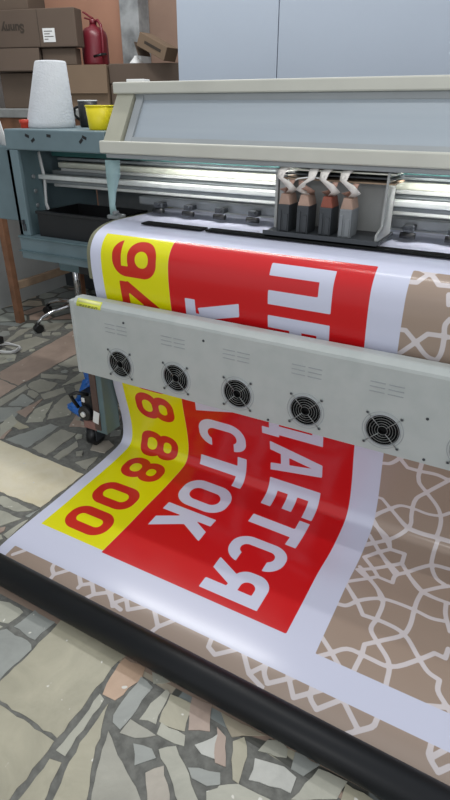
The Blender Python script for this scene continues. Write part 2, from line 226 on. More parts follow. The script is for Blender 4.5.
def rotz(a): return Matrix.Rotation(R(a), 3, 'Z')

# ------------------------------------------------------------------ floor: crazy paving
def floor_material():
    m = bpy.data.materials.new('crazy paving'); m.use_nodes = True; nt = m.node_tree; b = nt.nodes['Principled BSDF']
    tc = nt.nodes.new('ShaderNodeTexCoord')
    v = nt.nodes.new('ShaderNodeTexVoronoi'); v.feature = 'DISTANCE_TO_EDGE'; v.inputs['Scale'].default_value = 5.2
    v2 = nt.nodes.new('ShaderNodeTexVoronoi'); v2.inputs['Scale'].default_value = 5.2
    for q in (v, v2): nt.links.new(tc.outputs['Object'], q.inputs['Vector'])
    r = nt.nodes.new('ShaderNodeValToRGB'); r.color_ramp.elements[0].position = .045; r.color_ramp.elements[1].position = .06
    nt.links.new(v.outputs['Distance'], r.inputs[0])
    cr = nt.nodes.new('ShaderNodeValToRGB'); cr.color_ramp.interpolation = 'CONSTANT'
    cols = ['B9B49E', '9EA39A', 'A99384', '878D8A', 'AFA592']
    cr.color_ramp.elements[0].color = srgb(cols[0]); cr.color_ramp.elements[1].color = srgb(cols[1]); cr.color_ramp.elements[1].position = .2
    for i in (2, 3, 4): e = cr.color_ramp.elements.new(.2*i); e.color = srgb(cols[i])
    nt.links.new(v2.outputs['Color'], cr.inputs[0])
    n = nt.nodes.new('ShaderNodeTexNoise'); n.inputs['Scale'].default_value = 14; nt.links.new(tc.outputs['Object'], n.inputs['Vector'])
    mx = nt.nodes.new('ShaderNodeMixRGB'); nt.links.new(r.outputs[0], mx.inputs[0]); mx.inputs[1].default_value = srgb('55554F'); nt.links.new(cr.outputs[0], mx.inputs[2])
    mm = nt.nodes.new('ShaderNodeMixRGB'); mm.blend_type = 'OVERLAY'; mm.inputs[0].default_value = .35
    nt.links.new(mx.outputs[0], mm.inputs[1]); nt.links.new(n.outputs['Fac'], mm.inputs[2]); nt.links.new(mm.outputs[0], b.inputs['Base Color'])
    b.inputs['Roughness'].default_value = .5
    return m
fl = MB(); fl.box(-3.7, 2.2, -1.6, 3.1, -.06, 0)
floor = struct('floor', fl, floor_material())
pd = MB()
for k, p in enumerate(PADS): pd.poly_prism(p, 'z', .0002+k*.0003, .0012+k*.0003)
struct('grout_bed', pd, mat('grey cement grout', '787872', .85, 0, .2, 40, .3, 90), floor)
STONE = {'c': 'AFAA94', 'e': 'E2D9BE', 'g': 'A6A497', 'p': 'AE9A8C', 'o': 'C6A88E', 'n': 'B2B1A2', 's': '9DA09A', 'r': 'B7AFA1', 'w': 'BEBEB6', 'b': 'ADA38E'}
def stone_mat(k, h):
    m = mat('paving stone '+k, h, .42, 0, .07, 5, .12, 30)
    nt = m.node_tree; b = nt.nodes['Principled BSDF']
    # faint large veins and dried white paint spots
    src = b.inputs['Base Color'].links[0].from_socket
    tc = nt.nodes['Texture Coordinate']
    n = nt.nodes.new('ShaderNodeTexNoise'); n.inputs['Scale'].default_value = 34; n.inputs['Detail'].default_value = 1
    nt.links.new(tc.outputs['Object'], n.inputs['Vector'])
    r = nt.nodes.new('ShaderNodeValToRGB'); r.color_ramp.elements[0].position = .735; r.color_ramp.elements[1].position = .76
    nt.links.new(n.outputs['Fac'], r.inputs[0])
    mx = nt.nodes.new('ShaderNodeMixRGB'); nt.links.new(r.outputs[0], mx.inputs[0]); nt.links.new(src, mx.inputs[1]); mx.inputs[2].default_value = srgb('D8D6CC')
    n3 = nt.nodes.new('ShaderNodeTexNoise'); n3.inputs['Scale'].default_value = 7; n3.inputs['Detail'].default_value = 9; n3.inputs['Roughness'].default_value = .62; n3.inputs['Distortion'].default_value = 1.1
    nt.links.new(tc.outputs['Object'], n3.inputs['Vector'])
    mo = nt.nodes.new('ShaderNodeMixRGB'); mo.blend_type = 'OVERLAY'; mo.inputs[0].default_value = .34
    nt.links.new(mx.outputs[0], mo.inputs[1]); nt.links.new(n3.outputs['Fac'], mo.inputs[2]); nt.links.new(mo.outputs[0], b.inputs['Base Color'])
    return m
smb = MB(); smats = []; keys = sorted(STONE)
for k in keys: smats.append(stone_mat(k, STONE[k]))
# small broken pieces between the traced stones
def inside(p, poly):
    r = False; n = len(poly)
    for q in range(n):
        (x0, y0), (x1, y1) = poly[q], poly[(q+1) % n]
        if (y0 > p[1]) != (y1 > p[1]) and p[0] < (x1-x0)*(p[1]-y0)/(y1-y0)+x0: r = not r
    return r
edge = []
for k, pl in STONES+[['', p] for p in PADS]:
    for q in range(len(pl)):
        a, c2 = np.array(pl[q]), np.array(pl[(q+1) % len(pl)]); m_ = max(1, int(np.linalg.norm(c2-a)/.008))
        edge += [a+(c2-a)*t_/m_ for t_ in range(m_)]
edge = np.array(edge); rnd = random.Random(11); extra = []
for pad in PADS:
    xs = [p[0] for p in pad]; ys = [p[1] for p in pad]
    for r0, tries in ((.075, 900), (.05, 1400), (.032, 2200), (.02, 2600)):
        for _ in range(tries):
            p = (rnd.uniform(min(xs), max(xs)), rnd.uniform(min(ys), max(ys)))
            if np.hypot(edge[:, 0]-p[0], edge[:, 1]-p[1]).min() < r0*1.02+.004: continue
            if not inside(p, pad) or any(inside(p, pl) for k, pl in STONES): continue
            n = rnd.choice((4, 5, 5, 6)); a0 = rnd.uniform(0, 6.28)
            poly = [(p[0]+math.cos(a0+6.2832*q/n+rnd.uniform(-.25, .25))*r0*rnd.uniform(.82, 1), p[1]+math.sin(a0+6.2832*q/n+rnd.uniform(-.25, .25))*r0*rnd.uniform(.82, 1)) for q in range(n)]
            extra.append([rnd.choice('ngsprcnsg'), poly])
            edge = np.vstack([edge]+[np.array(poly[q])+(np.array(poly[(q+1) % n])-np.array(poly[q]))*t_/6 for q in range(n) for t_ in range(6)])
STONES = STONES+extra
for idx, (k, pl) in enumerate(STONES):
    h = .0024 + .00003*idx
    # roughen the outline a little, as broken stone
    pts = []
    n = len(pl)
    for i in range(n):
        a, c2 = Vector(pl[i]), Vector(pl[(i+1) % n]); L = (c2-a).length; m_ = max(1, min(14, int(L/.018)))
        d = (c2-a); nrm = Vector((-d.y, d.x)).normalized() if L else Vector((0, 0))
        for q in range(m_):
            p = a+d*q/m_
            if q: p = p+nrm*random.uniform(-.0032, .0032)
            pts.append((p.x, p.y))
    f0 = len(smb.bm.faces)
    try: smb.poly_prism(pts, 'z', .0008, h)
    except ValueError: continue
    smb.bm.faces.ensure_lookup_table()
    for f in smb.bm.faces[f0:]: f.material_index = keys.index(k)
struct('paving_stones', smb, smats, floor)

# ------------------------------------------------------------------ walls
t = MB(); t.box(-3.7, -2.24, 3.0, 3.1, 0, 2.7); wb = struct('wall_back', t, M['orange'])
t = MB(); t.box(-2.24, 2.2, 3.0, 3.1, 0, 2.7); struct('wall_back_faded', t, M['orange2'], wb)
t = MB(); t.box(-2.255, -2.13, 2.90, 3.0, 0, 2.7, .004); struct('trim_1', t, M['plaster'])
t = MB(); t.box(-3.1, -3.0, -1.6, 3.1, 0, 2.7); struct('wall_left', t, M['wall'])
t = MB(); t.box(-1.43, -.995, 2.2, 2.26, 0, 2.7); t.box(-.991, 2.2, 2.2, 2.26, 0, 2.7); struct('wall_right', t, M['board'])
t = MB(); t.box(-3.0, -1.43, 2.975, 3.0, 0, .42, .004); struct('dark_band_back', t, M['darkgrey'])  # dark band added along the wall foot, keeps the area below the printer dark

# ------------------------------------------------------------------ printed banner
def dense_profile():
    c = np.array(PROFILE, float); P = np.vstack([2*c[0]-c[1], c, 2*c[-1]-c[-2]]); out = []
    for i in range(1, len(P)-2):
        p0, p1, p2, p3 = P[i-1:i+3]
        t0 = 0; t1 = t0+np.linalg.norm(p1-p0)**.5; t2 = t1+np.linalg.norm(p2-p1)**.5; t3 = t2+np.linalg.norm(p3-p2)**.5
        for q in np.linspace(t1, t2, 24, endpoint=False):
            A1 = (t1-q)/(t1-t0)*p0+(q-t0)/(t1-t0)*p1; A2 = (t2-q)/(t2-t1)*p1+(q-t1)/(t2-t1)*p2; A3 = (t3-q)/(t3-t2)*p2+(q-t2)/(t3-t2)*p3
            B1 = (t2-q)/(t2-t0)*A1+(q-t0)/(t2-t0)*A2; B2 = (t3-q)/(t3-t1)*A2+(q-t1)/(t3-t1)*A3
            out.append((t2-q)/(t2-t1)*B1+(q-t1)/(t2-t1)*B2)
    out.append(c[-1]); return np.array(out)
DP = dense_profile(); SS = np.r_[0, np.cumsum(np.linalg.norm(np.diff(DP, axis=0), axis=1))]
STEP = .0036
u_ = np.arange(-1.207, .62, STEP); s_ = np.arange(.45, SS[-1], STEP)
UU, SW = np.meshgrid(u_, s_)          # rows s, cols u
a_ = np.array(PRINT_S); SHIFT = np.interp(s_, a_[:, 1], a_[:, 0]-a_[:, 1])
SV = SW+SHIFT[:, None]                # position in the printed artwork
def box_sd(u0, u1, s0, s1, r=0):
    cx, cy = (u0+u1)/2, (s0+s1)/2; hx, hy = abs(u1-u0)/2-r, abs(s1-s0)/2-r
    qx, qy = np.abs(UU-cx)-hx, np.abs(SV-cy)-hy
    return np.hypot(np.maximum(qx, 0), np.maximum(qy, 0))+np.minimum(np.maximum(qx, qy), 0)-r
def seg_sd(a, b, hw, round_=False):
    a = np.array(a, float); b = np.array(b, float); d = b-a; L = np.linalg.norm(d); d /= L
    px, py = UU-a[0], SV-a[1]; t = px*d[0]+py*d[1]; v = np.abs(-px*d[1]+py*d[0])
    if round_:
        tt = np.clip(t, 0, L); return np.hypot(t-tt, v)-hw
    qx, qy = np.abs(t-L/2)-L/2, v-hw
    return np.hypot(np.maximum(qx, 0), np.maximum(qy, 0))+np.minimum(np.maximum(qx, qy), 0)
def un(*a):
    r = a[0]
    for x in a[1:]: r = np.minimum(r, x)
    return r
def cut(a, *bs):
    for x in bs: a = np.maximum(a, -x)
    return a
def ringo(u0, u1, s0, s1, wu, ws, r=.05):
    return cut(box_sd(u0, u1, s0, s1, min(r, (s1-s0)/2-.001, (u1-u0)/2-.001)), box_sd(u0+wu, u1-wu, s0+ws, s1-ws, max(.004, min(r-.02, (s1-s0)/2-ws-.001, (u1-u0)/2-wu-.001))))
clipU = lambda sd, u0, u1: np.maximum(sd, np.maximum(u0-UU, UU-u1))
def letters():
    a, b = -.594, -.417; L = []
    def bx(*q): L.append(box_sd(*q))
    # first line of red field
    bx(a, b, .873, .907); bx(a, b, .946, .985); bx(b-.037, b, .873, .985)                       # П
    bx(a, b, 1.017, 1.054); L.append(np.maximum(ringo(-.53, b, .98, 1.130, .035, .036, .045), 1.03-SV))   # Р
    L.append(ringo(a, b, 1.150, 1.272, .034, .037, .058))                                        # О
    bx(-.594, -.560, 1.287, 1.432); bx(-.619, -.585, 1.402, 1.432); bx(-.619, -.585, 1.287, 1.316)  # Д
    bx(-.57, b, 1.386, 1.422); bx(b-.034, b, 1.328, 1.422); L.append(clipU(seg_sd((-.59, 1.303), (-.40, 1.350), .0185), -.59, b))
    L.append(clipU(seg_sd((-.61, 1.474), (-.40, 1.528), .0185), a, b)); L.append(clipU(seg_sd((-.61, 1.588), (-.40, 1.542), .0185), a, b)); bx(-.557, -.528, 1.49, 1.57)   # А
    bx(a, b, 1.637, 1.674); bx(b-.034, b, 1.637, 1.742); bx(-.523, -.490, 1.637, 1.735); bx(a, a+.034, 1.637, 1.743)   # Е
    bx(a, b, 1.797, 1.838); bx(b-.034, b, 1.756, 1.878)                                          # Т
    L.append(cut(ringo(a, b, 1.900, 2.018, .034, .037, .055), box_sd(-.548, -.465, 1.978, 2.05)))  # С
    bx(a, b, 2.112, 2.150); L.append(np.maximum(ringo(-.528, b, 2.037, 2.20, .034, .036, .045), SV-2.13)); L.append(clipU(seg_sd((-.62, 2.034), (-.51, 2.090), .0195), a, -.5))   # Я
    # second line
    a, b = -.862, -.683
    L.append(clipU(seg_sd((-.66, 1.014), (-.815, 1.054), .0195), -.83, b)); L.append(clipU(seg_sd((-.66, 1.112), (-.83, 1.072), .0195), -.84, b)); bx(-.862, -.828, 1.010, 1.075)   # У
    bx(a, b, 1.207, 1.245); bx(-.765, b, 1.145, 1.182); bx(-.79, -.755, 1.155, 1.22)              # Ч
    L.append(clipU(seg_sd((-.88, 1.276), (-.66, 1.334), .0185), a, b)); L.append(clipU(seg_sd((-.88, 1.398), (-.66, 1.346), .0185), a, b)); bx(-.825, -.795, 1.295, 1.38)   # А
    L.append(cut(ringo(a, b, 1.438, 1.571, .034, .038, .058), box_sd(-.815, -.73, 1.527, 1.6)))   # С
    bx(a, b, 1.636, 1.674); bx(b-.034, b, 1.592, 1.717)                                          # Т
    L.append(ringo(a, b, 1.737, 1.871, .034, .038, .058))                                        # О
    bx(a, b, 1.889, 1.926); L.append(clipU(seg_sd((-.79, 1.918), (-.66, 1.992), .020), -.80, b)); L.append(clipU(seg_sd((-.745, 1.925), (-.89, 2.006), .020), a, -.74))   # К
    return un(*L)
def digits():
    a, b = -1.121, -.958; L = []
    # 9
    L.append(ringo(-1.064, b, .861, .974, .029, .032, .05)); L.append(clipU(box_sd(-1.1, -1.0, .942, .974), -1.075, -1.0))
    L.append(np.maximum(ringo(a, -1.0, .861, .974, .036, .032, .05), UU+1.052))
    L[-1] = cut(L[-1], box_sd(-1.087, -1.04, .85, .942))
    # 4
    L += [box_sd(-1.100, -1.069, .990, 1.112), box_sd(a, b, 1.062, 1.095), seg_sd((-1.078, 1.000), (-.966, 1.074), .016)]
    def eight(s0, s1): return un(ringo(-1.050, b, s0+.004, s1-.004, .029, .033, .045), ringo(a, -1.021, s0, s1, .029, .033, .048))
    L.append(ringo(a, b, 1.268, 1.384, .034, .035, .05))
    for s0, s1 in ((1.398, 1.520), (1.597, 1.712), (1.730, 1.842)): L.append(eight(s0, s1))
    for s0, s1 in ((1.888, 2.006), (2.030, 2.140)): L.append(ringo(a, b, s0, s1, .033, .036, .05))
    return un(*L)
def lattice():
    hw = .0060; D = np.full(UU.shape, 1.0)
    def smooth(poly):          # round the gentle bends, keep the sharp corners
        if len(poly) < 3: return poly
        P = [np.array(p, float) for p in poly]; T = []
        for i in range(len(P)):
            if i in (0, len(P)-1): T.append(None); continue
            a, b2 = P[i]-P[i-1], P[i+1]-P[i]; la, lb = np.linalg.norm(a), np.linalg.norm(b2)
            T.append((a/la+b2/lb)/2 if la > 1e-6 and lb > 1e-6 and a@b2/(la*lb) > .7 else None)
        out = []
        for i in range(len(P)-1):
            d = P[i+1]-P[i]; L = np.linalg.norm(d)
            m0 = T[i]*L if T[i] is not None else d; m1 = T[i+1]*L if T[i+1] is not None else d
            for t in (0, .25, .5, .75):
                out.append(tuple((2*t**3-3*t*t+1)*P[i]+(t**3-2*t*t+t)*m0+(3*t*t-2*t**3)*P[i+1]+(t**3-t*t)*m1))
        return out+[tuple(P[-1])]
    def put(poly, du):
        poly = smooth(poly)
        for p, q in zip(poly[:-1], poly[1:]):
            p = (p[0]+du, p[1]); q = (q[0]+du, q[1])
            if p == q: continue
            i0 = max(0, int((min(p[0], q[0])-.03-u_[0])/STEP)); i1 = max(0, int((max(p[0], q[0])+.03-u_[0])/STEP))
            j0 = int(np.searchsorted(SV[:, 0], min(p[1], q[1])-.03)); j1 = int(np.searchsorted(SV[:, 0], max(p[1], q[1])+.03))
            if i1 <= i0 or j1 <= j0: continue
            X, Y = UU[j0:j1, i0:i1], SV[j0:j1, i0:i1]
            if X.size == 0: continue
            d = np.array(q)-np.array(p); LL = d@d
            tt = np.clip(((X-p[0])*d[0]+(Y-p[1])*d[1])/LL, 0, 1)
            dd = np.hypot(X-p[0]-tt*d[0], Y-p[1]-tt*d[1])-hw
            D[j0:j1, i0:i1] = np.minimum(D[j0:j1, i0:i1], dd)
    for g in GIRIH:
        for du in (0, .335, .67): put(g, du)
        if min(q[1] for q in g) > 1.5:
            for du in (.345, .68): put([(q[0], q[1]-.62) for q in g], du)
    for g in STRIP:
        for du in (0, 1.2): put(g, du)
    return D
def build_banner():
    y = np.interp(s_, SS, DP[:, 0]); z = np.interp(s_, SS, DP[:, 1])
    # soft slack ripples of the loose web, running along the machine
    rip = .0045*np.sin((s_-1.62)*26)*np.exp(-((s_-1.82)/.16)**2)
    dy = np.gradient(y, s_); dz = np.gradient(z, s_)
    nr, nc = UU.shape
    co = np.zeros((nr, nc, 3)); co[..., 0] = UU
    sag = .6+.4*np.sin(UU*2.1+.6)
    co[..., 1] = y[:, None]-dz[:, None]*0+(dz*-1)[:, None]*0
    nrm_y, nrm_z = dz, -dy                     # normal pointing up / towards the viewer
    co[..., 1] = y[:, None]+(nrm_y*rip)[:, None]*sag*1.0
    co[..., 2] = z[:, None]+(nrm_z*rip)[:, None]*sag*1.0
    co[..., 2] = np.maximum(co[..., 2], .0019)
    co[..., 2] -= .020*np.clip((UU+.9)/.55, 0, 1)*np.exp(-((SW-1.74)/.13)**2)   # the fold hangs lower towards the middle
    co[..., 2] = np.maximum(co[..., 2], .0019)
    org = np.array([-.3, 1.0, 0.0])
    v = ((co-org)*U).reshape(-1, 3)
    idx = np.arange(nr*nc).reshape(nr, nc)
    q = np.stack([idx[:-1, :-1], idx[:-1, 1:], idx[1:, 1:], idx[1:, :-1]], -1).reshape(-1, 4)[:, ::-1]
    me = bpy.data.meshes.new('printed_banner')
    me.vertices.add(len(v)); me.vertices.foreach_set('co', v.ravel().astype(np.float32))
    me.loops.add(q.size); me.loops.foreach_set('vertex_index', q.ravel().astype(np.int32))
    me.polygons.add(len(q)); me.polygons.foreach_set('loop_start', np.arange(0, q.size, 4, dtype=np.int32)); me.polygons.foreach_set('loop_total', np.full(len(q), 4, dtype=np.int32))
    me.polygons.foreach_set('use_smooth', np.ones(len(q), dtype=bool))
    me.update(calc_edges=True)
    fields = dict(yellow=box_sd(-1.165, -.915, .845, 2.170), red=box_sd(-.915, -.322, .842, 2.177), tan=un(box_sd(-.238, 2, .840, 2.194), box_sd(-1.166, 2, 2.279, 3)), white_text=letters(), red_text=digits(), lattice=lattice())
    for k, f in fields.items():
        at = me.attributes.new(k, 'FLOAT', 'POINT'); at.data.foreach_set('value', np.clip(f, -1, 1).ravel().astype(np.float32))
    m = bpy.data.materials.new('glossy printed vinyl'); m.use_nodes = True; nt = m.node_tree; b = nt.nodes['Principled BSDF']
    def mask(n):
        a = nt.nodes.new('ShaderNodeAttribute'); a.attribute_name = n
        r = nt.nodes.new('ShaderNodeMapRange'); r.inputs['From Min'].default_value = .0007; r.inputs['From Max'].default_value = -.0007
        nt.links.new(a.outputs['Fac'], r.inputs['Value']); return r.outputs[0]
    cur = None
    def layer(cur, name, hexc):
        mx = nt.nodes.new('ShaderNodeMixRGB'); nt.links.new(mask(name), mx.inputs[0])
        if cur is None: mx.inputs[1].default_value = srgb('CCCFE1')
        else: nt.links.new(cur, mx.inputs[1])
        mx.inputs[2].default_value = srgb(hexc); return mx.outputs[0]
    cur = layer(None, 'yellow', 'DEDA0A'); cur = layer(cur, 'red', 'C8181C'); cur = layer(cur, 'white_text', 'CCCFE1'); cur = layer(cur, 'red_text', 'C42A1C')
    # tan field with its pale lattice only inside the field
    mt = nt.nodes.new('ShaderNodeMixRGB'); nt.links.new(mask('lattice'), mt.inputs[0]); mt.inputs[1].default_value = srgb('A08D7E'); mt.inputs[2].default_value = srgb('D2CACA')
    mf = nt.nodes.new('ShaderNodeMixRGB'); nt.links.new(mask('tan'), mf.inputs[0]); nt.links.new(cur, mf.inputs[1]); nt.links.new(mt.outputs[0], mf.inputs[2])
    nt.links.new(mf.outputs[0], b.inputs['Base Color'])
    b.inputs['Roughness'].default_value = .2; b.inputs['Specular IOR Level'].default_value = .45
    me.materials.append(m)
    o = bpy.data.objects.new('printed_banner', me); C.objects.link(o); o.location = Vector(org)*U
    tag(o, 'vinyl banner with red, yellow and tan print running from the printer to the black pipe', 'banner')
    return o
build_banner()

# ------------------------------------------------------------------ black take-up pipe
t = MB(); ctr = Vector((-.40, .684, .0405)); d = Vector((1, -.018, 0)).normalized()
p0, p1 = ctr+d*-1.05, ctr+d*1.15
t.tube([p0, p1], .0375, 48, caps=False)
t.tube([p0, p1], .033, 32, caps=False)
o = obj('take_up_pipe', t, M['tube'], origin=(-.4, .684, 0))
sol = [v for v in o.data.vertices]
bm = bmesh.new(); bm.from_mesh(o.data)
edges = [e for e in bm.edges if e.is_boundary]
bmesh.ops.bridge_loops(bm, edges=[e for e in edges if sum((v.co.x for v in e.verts)) < 0]); bmesh.ops.bridge_loops(bm, edges=[e for e in edges if sum((v.co.x for v in e.verts)) > 0])
bm.to_mesh(o.data); bm.free()
tag(o, 'long black plastic pipe lying on the stone floor across the end of the printed banner', 'pipe')

# ------------------------------------------------------------------ large format printer
XR = .62
P = thing('large_format_printer', 'wide roll-fed printing machine in teal and grey metal with a sloping window hood', 'printer', (-.5, 1.72, 0))
# bed under the vinyl: follows the first curve of the banner, slightly inside it
def bed_curve(off):
    out = []
    for i, (y, z) in enumerate(DP):
        if z < .70: break
        if y > 1.94: continue
        j0, j1 = max(i-1, 0), min(i+1, len(DP)-1); ty, tz = DP[j1]-DP[j0]; L = math.hypot(ty, tz)
        out.append((y-tz/L*off, z+ty/L*off))
    return out
bed = bed_curve(.004)
bed = [(1.95, .852)]+bed+[(1.40, .69), (1.95, .69)]
t = MB(); t.poly_prism(bed, 'x', -1.208, XR); obj('platen', t, M['greyplate'], P)
t = MB(); t.poly_prism([(1.95, .853)]+bed_curve(.0015)+[(1.40, .69), (1.95, .69)], 'x', -1.222, -1.2085); obj('edge_guide', t, M['pvcback'], P)
t = MB(); t.box(-1.66, XR, 1.62, 1.94, .60, .685, .004); obj('body_beam', t, M['teal_dark'], P)
t = MB(); t.box(-1.69, XR, 1.93, 1.95, .60, 1.05); obj('rear_panel', t, M['greyplate'], P)
for x in (-1.10, .45):
    t = MB(); t.box(x-.035, x+.035, 1.66, 1.74, .05, .60, .006); t.box(x-.04, x+.04, 1.45, 1.95, .03, .07, .006); lg = obj('leg', t, M['teal_dark'], P)
    for yy in (1.5, 1.9): t = MB(); t.lathe((x, yy, 0), [(.03, 0), (.034, .006), (.02, .014), (.012, .03)], n=16); obj('foot', t, M['black'], lg)
# hood
t = MB(); t.box(-1.262, XR, 1.47, 1.545, 1.057, 1.093, .004); obj('hood_bottom_bar', t, M['hood'], P)
t = MB(); t.box(-1.25, XR, 1.485, 1.56, 1.043, 1.057, .003); obj('hood_under_lip', t, M['hood_grey'], P)
t = MB(); t.box(-1.258, XR, 1.555, 1.66, 1.221, 1.253, .004); obj('hood_top_bar', t, M['hood'], P)
t = MB(); t.box(-1.19, XR, 1.57, 1.64, 1.203, 1.2215, .002); obj('hood_top_lip', t, M['hood_grey'], P)
def slope(x0, x1, th, y_lo, z_lo, y_hi, z_hi):
    m_ = MB(); d2 = Vector((y_hi-y_lo, z_hi-z_lo)).normalized(); n2 = Vector((d2.y, -d2.x))*th
    m_.poly_prism([(y_lo, z_lo), (y_hi, z_hi), (y_hi+n2.x, z_hi+n2.y), (y_lo+n2.x, z_lo+n2.y)], 'x', x0, x1); return m_
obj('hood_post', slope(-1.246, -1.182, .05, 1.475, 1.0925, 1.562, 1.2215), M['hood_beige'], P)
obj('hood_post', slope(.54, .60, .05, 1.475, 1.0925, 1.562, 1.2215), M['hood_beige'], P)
w_ = slope(-1.176, -1.150, .034, 1.488, 1.0925, 1.572, 1.2205); obj('window_frame', w_, M['hood_grey'], P)
w_ = slope(-1.150, .54, .03, 1.490, 1.0925, 1.496, 1.1045); obj('window_frame', w_, M['hood_grey'], P)
w_ = slope(-1.151, .541, .004, 1.503, 1.1, 1.58, 1.218); obj('hood_window', w_, M['window'], P)
t = MB(); t.box(-1.145, XR-.1, 1.60, 1.604, 1.135, 1.139); t.box(-1.145, XR-.1, 1.66, 1.664, 1.06, 1.2); obj('inner_shield', t, M['hood_grey'], P)
# unseen lamp and housing added under the hood lip to brighten rails and platen
t = MB(); t.box(-1.15, XR-.05, 1.545, 1.570, 1.060, 1.068, .002); obj('added_light_housing', t, M['white'], P)
hl = area_light('added_hood_light', (-.29, 1.557, 1.0585), 1.7, .018, 14); hl.parent = P; hl.location = hl.location-P.location
# guide rails behind the hood
def rail(name, y, z, hy, hz, m_, x0=-1.655): tt = MB(); tt.box(x0, XR, y-hy, y+hy, z-hz, z+hz, min(hy, hz)*.4); return obj(name, tt, m_, P)
rail('belt_strip', 1.66, 1.033, .003, .010, M['belt'])
rail('guide_rail', 1.70, .990, .018, .010, M['rail_white'])
rail('guide_rail', 1.70, 1.012, .016, .005, M['steel'])
rail('guide_rail', 1.66, .968, .012, .007, M['steel'])
rail('guide_rail', 1.60, .957, .016, .008, M['alu'], -1.665)
rail('guide_rail', 1.62, .940, .012, .006, M['steel'])
rail('guide_rail', 1.66, .925, .012, .008, M['alu'])
rail('pinch_beam', 1.64, .899, .016, .014, M['greyplate'], -1.24)
t = MB(); t.box(-1.60, XR, 1.640, 1.648, .975, .985, .001); obj('rail_cover', t, M['platepale'], P)
rail('rail_bed', 1.76, .955, .02, .05, M['steel'])
# pinch rollers, one every hand's breadth
for k in range(13):
    x = -1.135+k*.118
    if -.70 < x < -.33: continue
    t = MB(); t.box(x-.016, x+.016, 1.588, 1.622, .886, .902, .003); t.box(x-.006, x+.012, 1.575, 1.60, .896, .905, .002)
    a = obj('pinch_roller_bracket', t, M['darkgrey'], P)
    t = MB(); t.tube([(x-.020, 1.592, .876), (x+.020, 1.592, .876)], .0085, 12); obj('pinch_roller', t, M['black'], a)
# dark hold-down strip lying over the vinyl
for xa, xb in ((-1.088, -.868), (-.856, XR)):
    t = MB(); t.box(xa, xb, 1.428, 1.468, .8625, .8675, .002); obj('hold_down_strip', t, M['soot'], P)
# left end cabinet
t = MB(); t.box(-1.712, -1.262, 1.50, 1.93, 1.052, 1.118, .005); cabt = obj('cabinet_top', t, M['teal'], P)
for x, z, r_ in ((-1.60, 1.098, 18), (-1.575, 1.085, -30), (-1.50, 1.10, 5), (-1.36, 1.088, -40), (-1.345, 1.098, 20)):
    t = MB(); t.box(x-.009, x+.009, 1.4992, 1.5005, z-.0045, z+.0045, 0, Matrix.Rotation(R(r_), 3, 'Y')); obj('ink_mark', t, M['black'], cabt)
t = MB(); t.box(-1.712, -1.66, 1.50, 1.515, .757, 1.052, .002); t.box(-1.712, -1.695, 1.5, 1.93, .757, 1.052, .002); obj('cabinet_side', t, M['teal'], P)
t = MB(); t.box(-1.695, -1.665, 1.515, 1.60, .757, 1.052); obj('cabinet_inner_wall', t, M['teal_dark'], P)
t = MB(); t.strip([(-1.662, 1.60, 1.04), (-1.655, 1.605, .95), (-1.660, 1.60, .86), (-1.64, 1.61, .78)], (.012, 0, .004), .004); obj('white_tube', t, M['white'], P)
t = MB(); t.box(-1.712, -1.235, 1.49, 1.93, .672, .757, .004); cb = obj('cabinet_bottom_beam', t, M['teal'], P)
t = MB(); t.box(-1.712, -1.235, 1.480, 1.4905, .700, .704); t.box(-1.705, -1.245, 1.478, 1.49, .752, .759, .002); obj('beam_lip', t, M['teal_dark'], cb)
t = MB(); t.box(-1.690, -1.675, 1.495, 1.5, .775, .80, .002); t.box(-1.687, -1.678, 1.488, 1.5, .80, .815, .002); obj('latch', t, M['darkgrey'], P)
for z in (.86, .91, .96):
    t = MB(); t.lathe((-1.664, 1.56, z), [(.008, 0), (.008, .003), (.005, .004)], axis='x', n=14); obj('bolt', t, M['steel'], P)
t = MB(); t.box(-2.02, -1.7135, 1.53, 1.93, .80, 1.06, .004); obj('side_enclosure', t, M['teal'], P)
# black ink tray inside the cabinet
t = MB(); t.box(-1.63, -1.29, 1.52, 1.74, .758, .766)
for a in ((-1.63, -1.29, 1.52, 1.528, .766, .845), (-1.63, -1.29, 1.732, 1.74, .766, .845), (-1.63, -1.622, 1.528, 1.732, .766, .845), (-1.298, -1.29, 1.528, 1.732, .766, .845)): t.box(*a)
t.box(-1.635, -1.285, 1.515, 1.531, .838, .848, .002)
obj('ink_tray', t, M['black'], P)
# tapered gusset hanging at the hood end
t = MB()
t.strip([(-1.238, 1.50, 1.036), (-1.24, 1.50, .99), (-1.250, 1.50, .94), (-1.255, 1.50, .90), (-1.252, 1.50, .867)], [(.05, .01, 0), (.04, .02, 0), (.022, .014, 0), (.016, .01, 0), (.022, .006, 0)], .006)
obj('gusset_strip', t, M['gusset'], P)
t = MB(); t.box(-1.27, -1.225, 1.485, 1.53, .855, .868, .003); t.lathe((-1.235, 1.48, .877), [(.006, 0), (.006, .02), (.004, .022)], axis='y', n=12); obj('gusset_clamp', t, M['greyplate'], P)
# chrome connector and black box below the beam end
t = MB(); t.box(-1.50, -1.43, 1.56, 1.63, .62, .672, .004); obj('junction_box', t, M['black'], P)

t = MB(); t.box(XR+.001, XR+.03, 1.46, 1.95, .60, 1.25, .005); obj('end_panel', t, M['teal'], P)

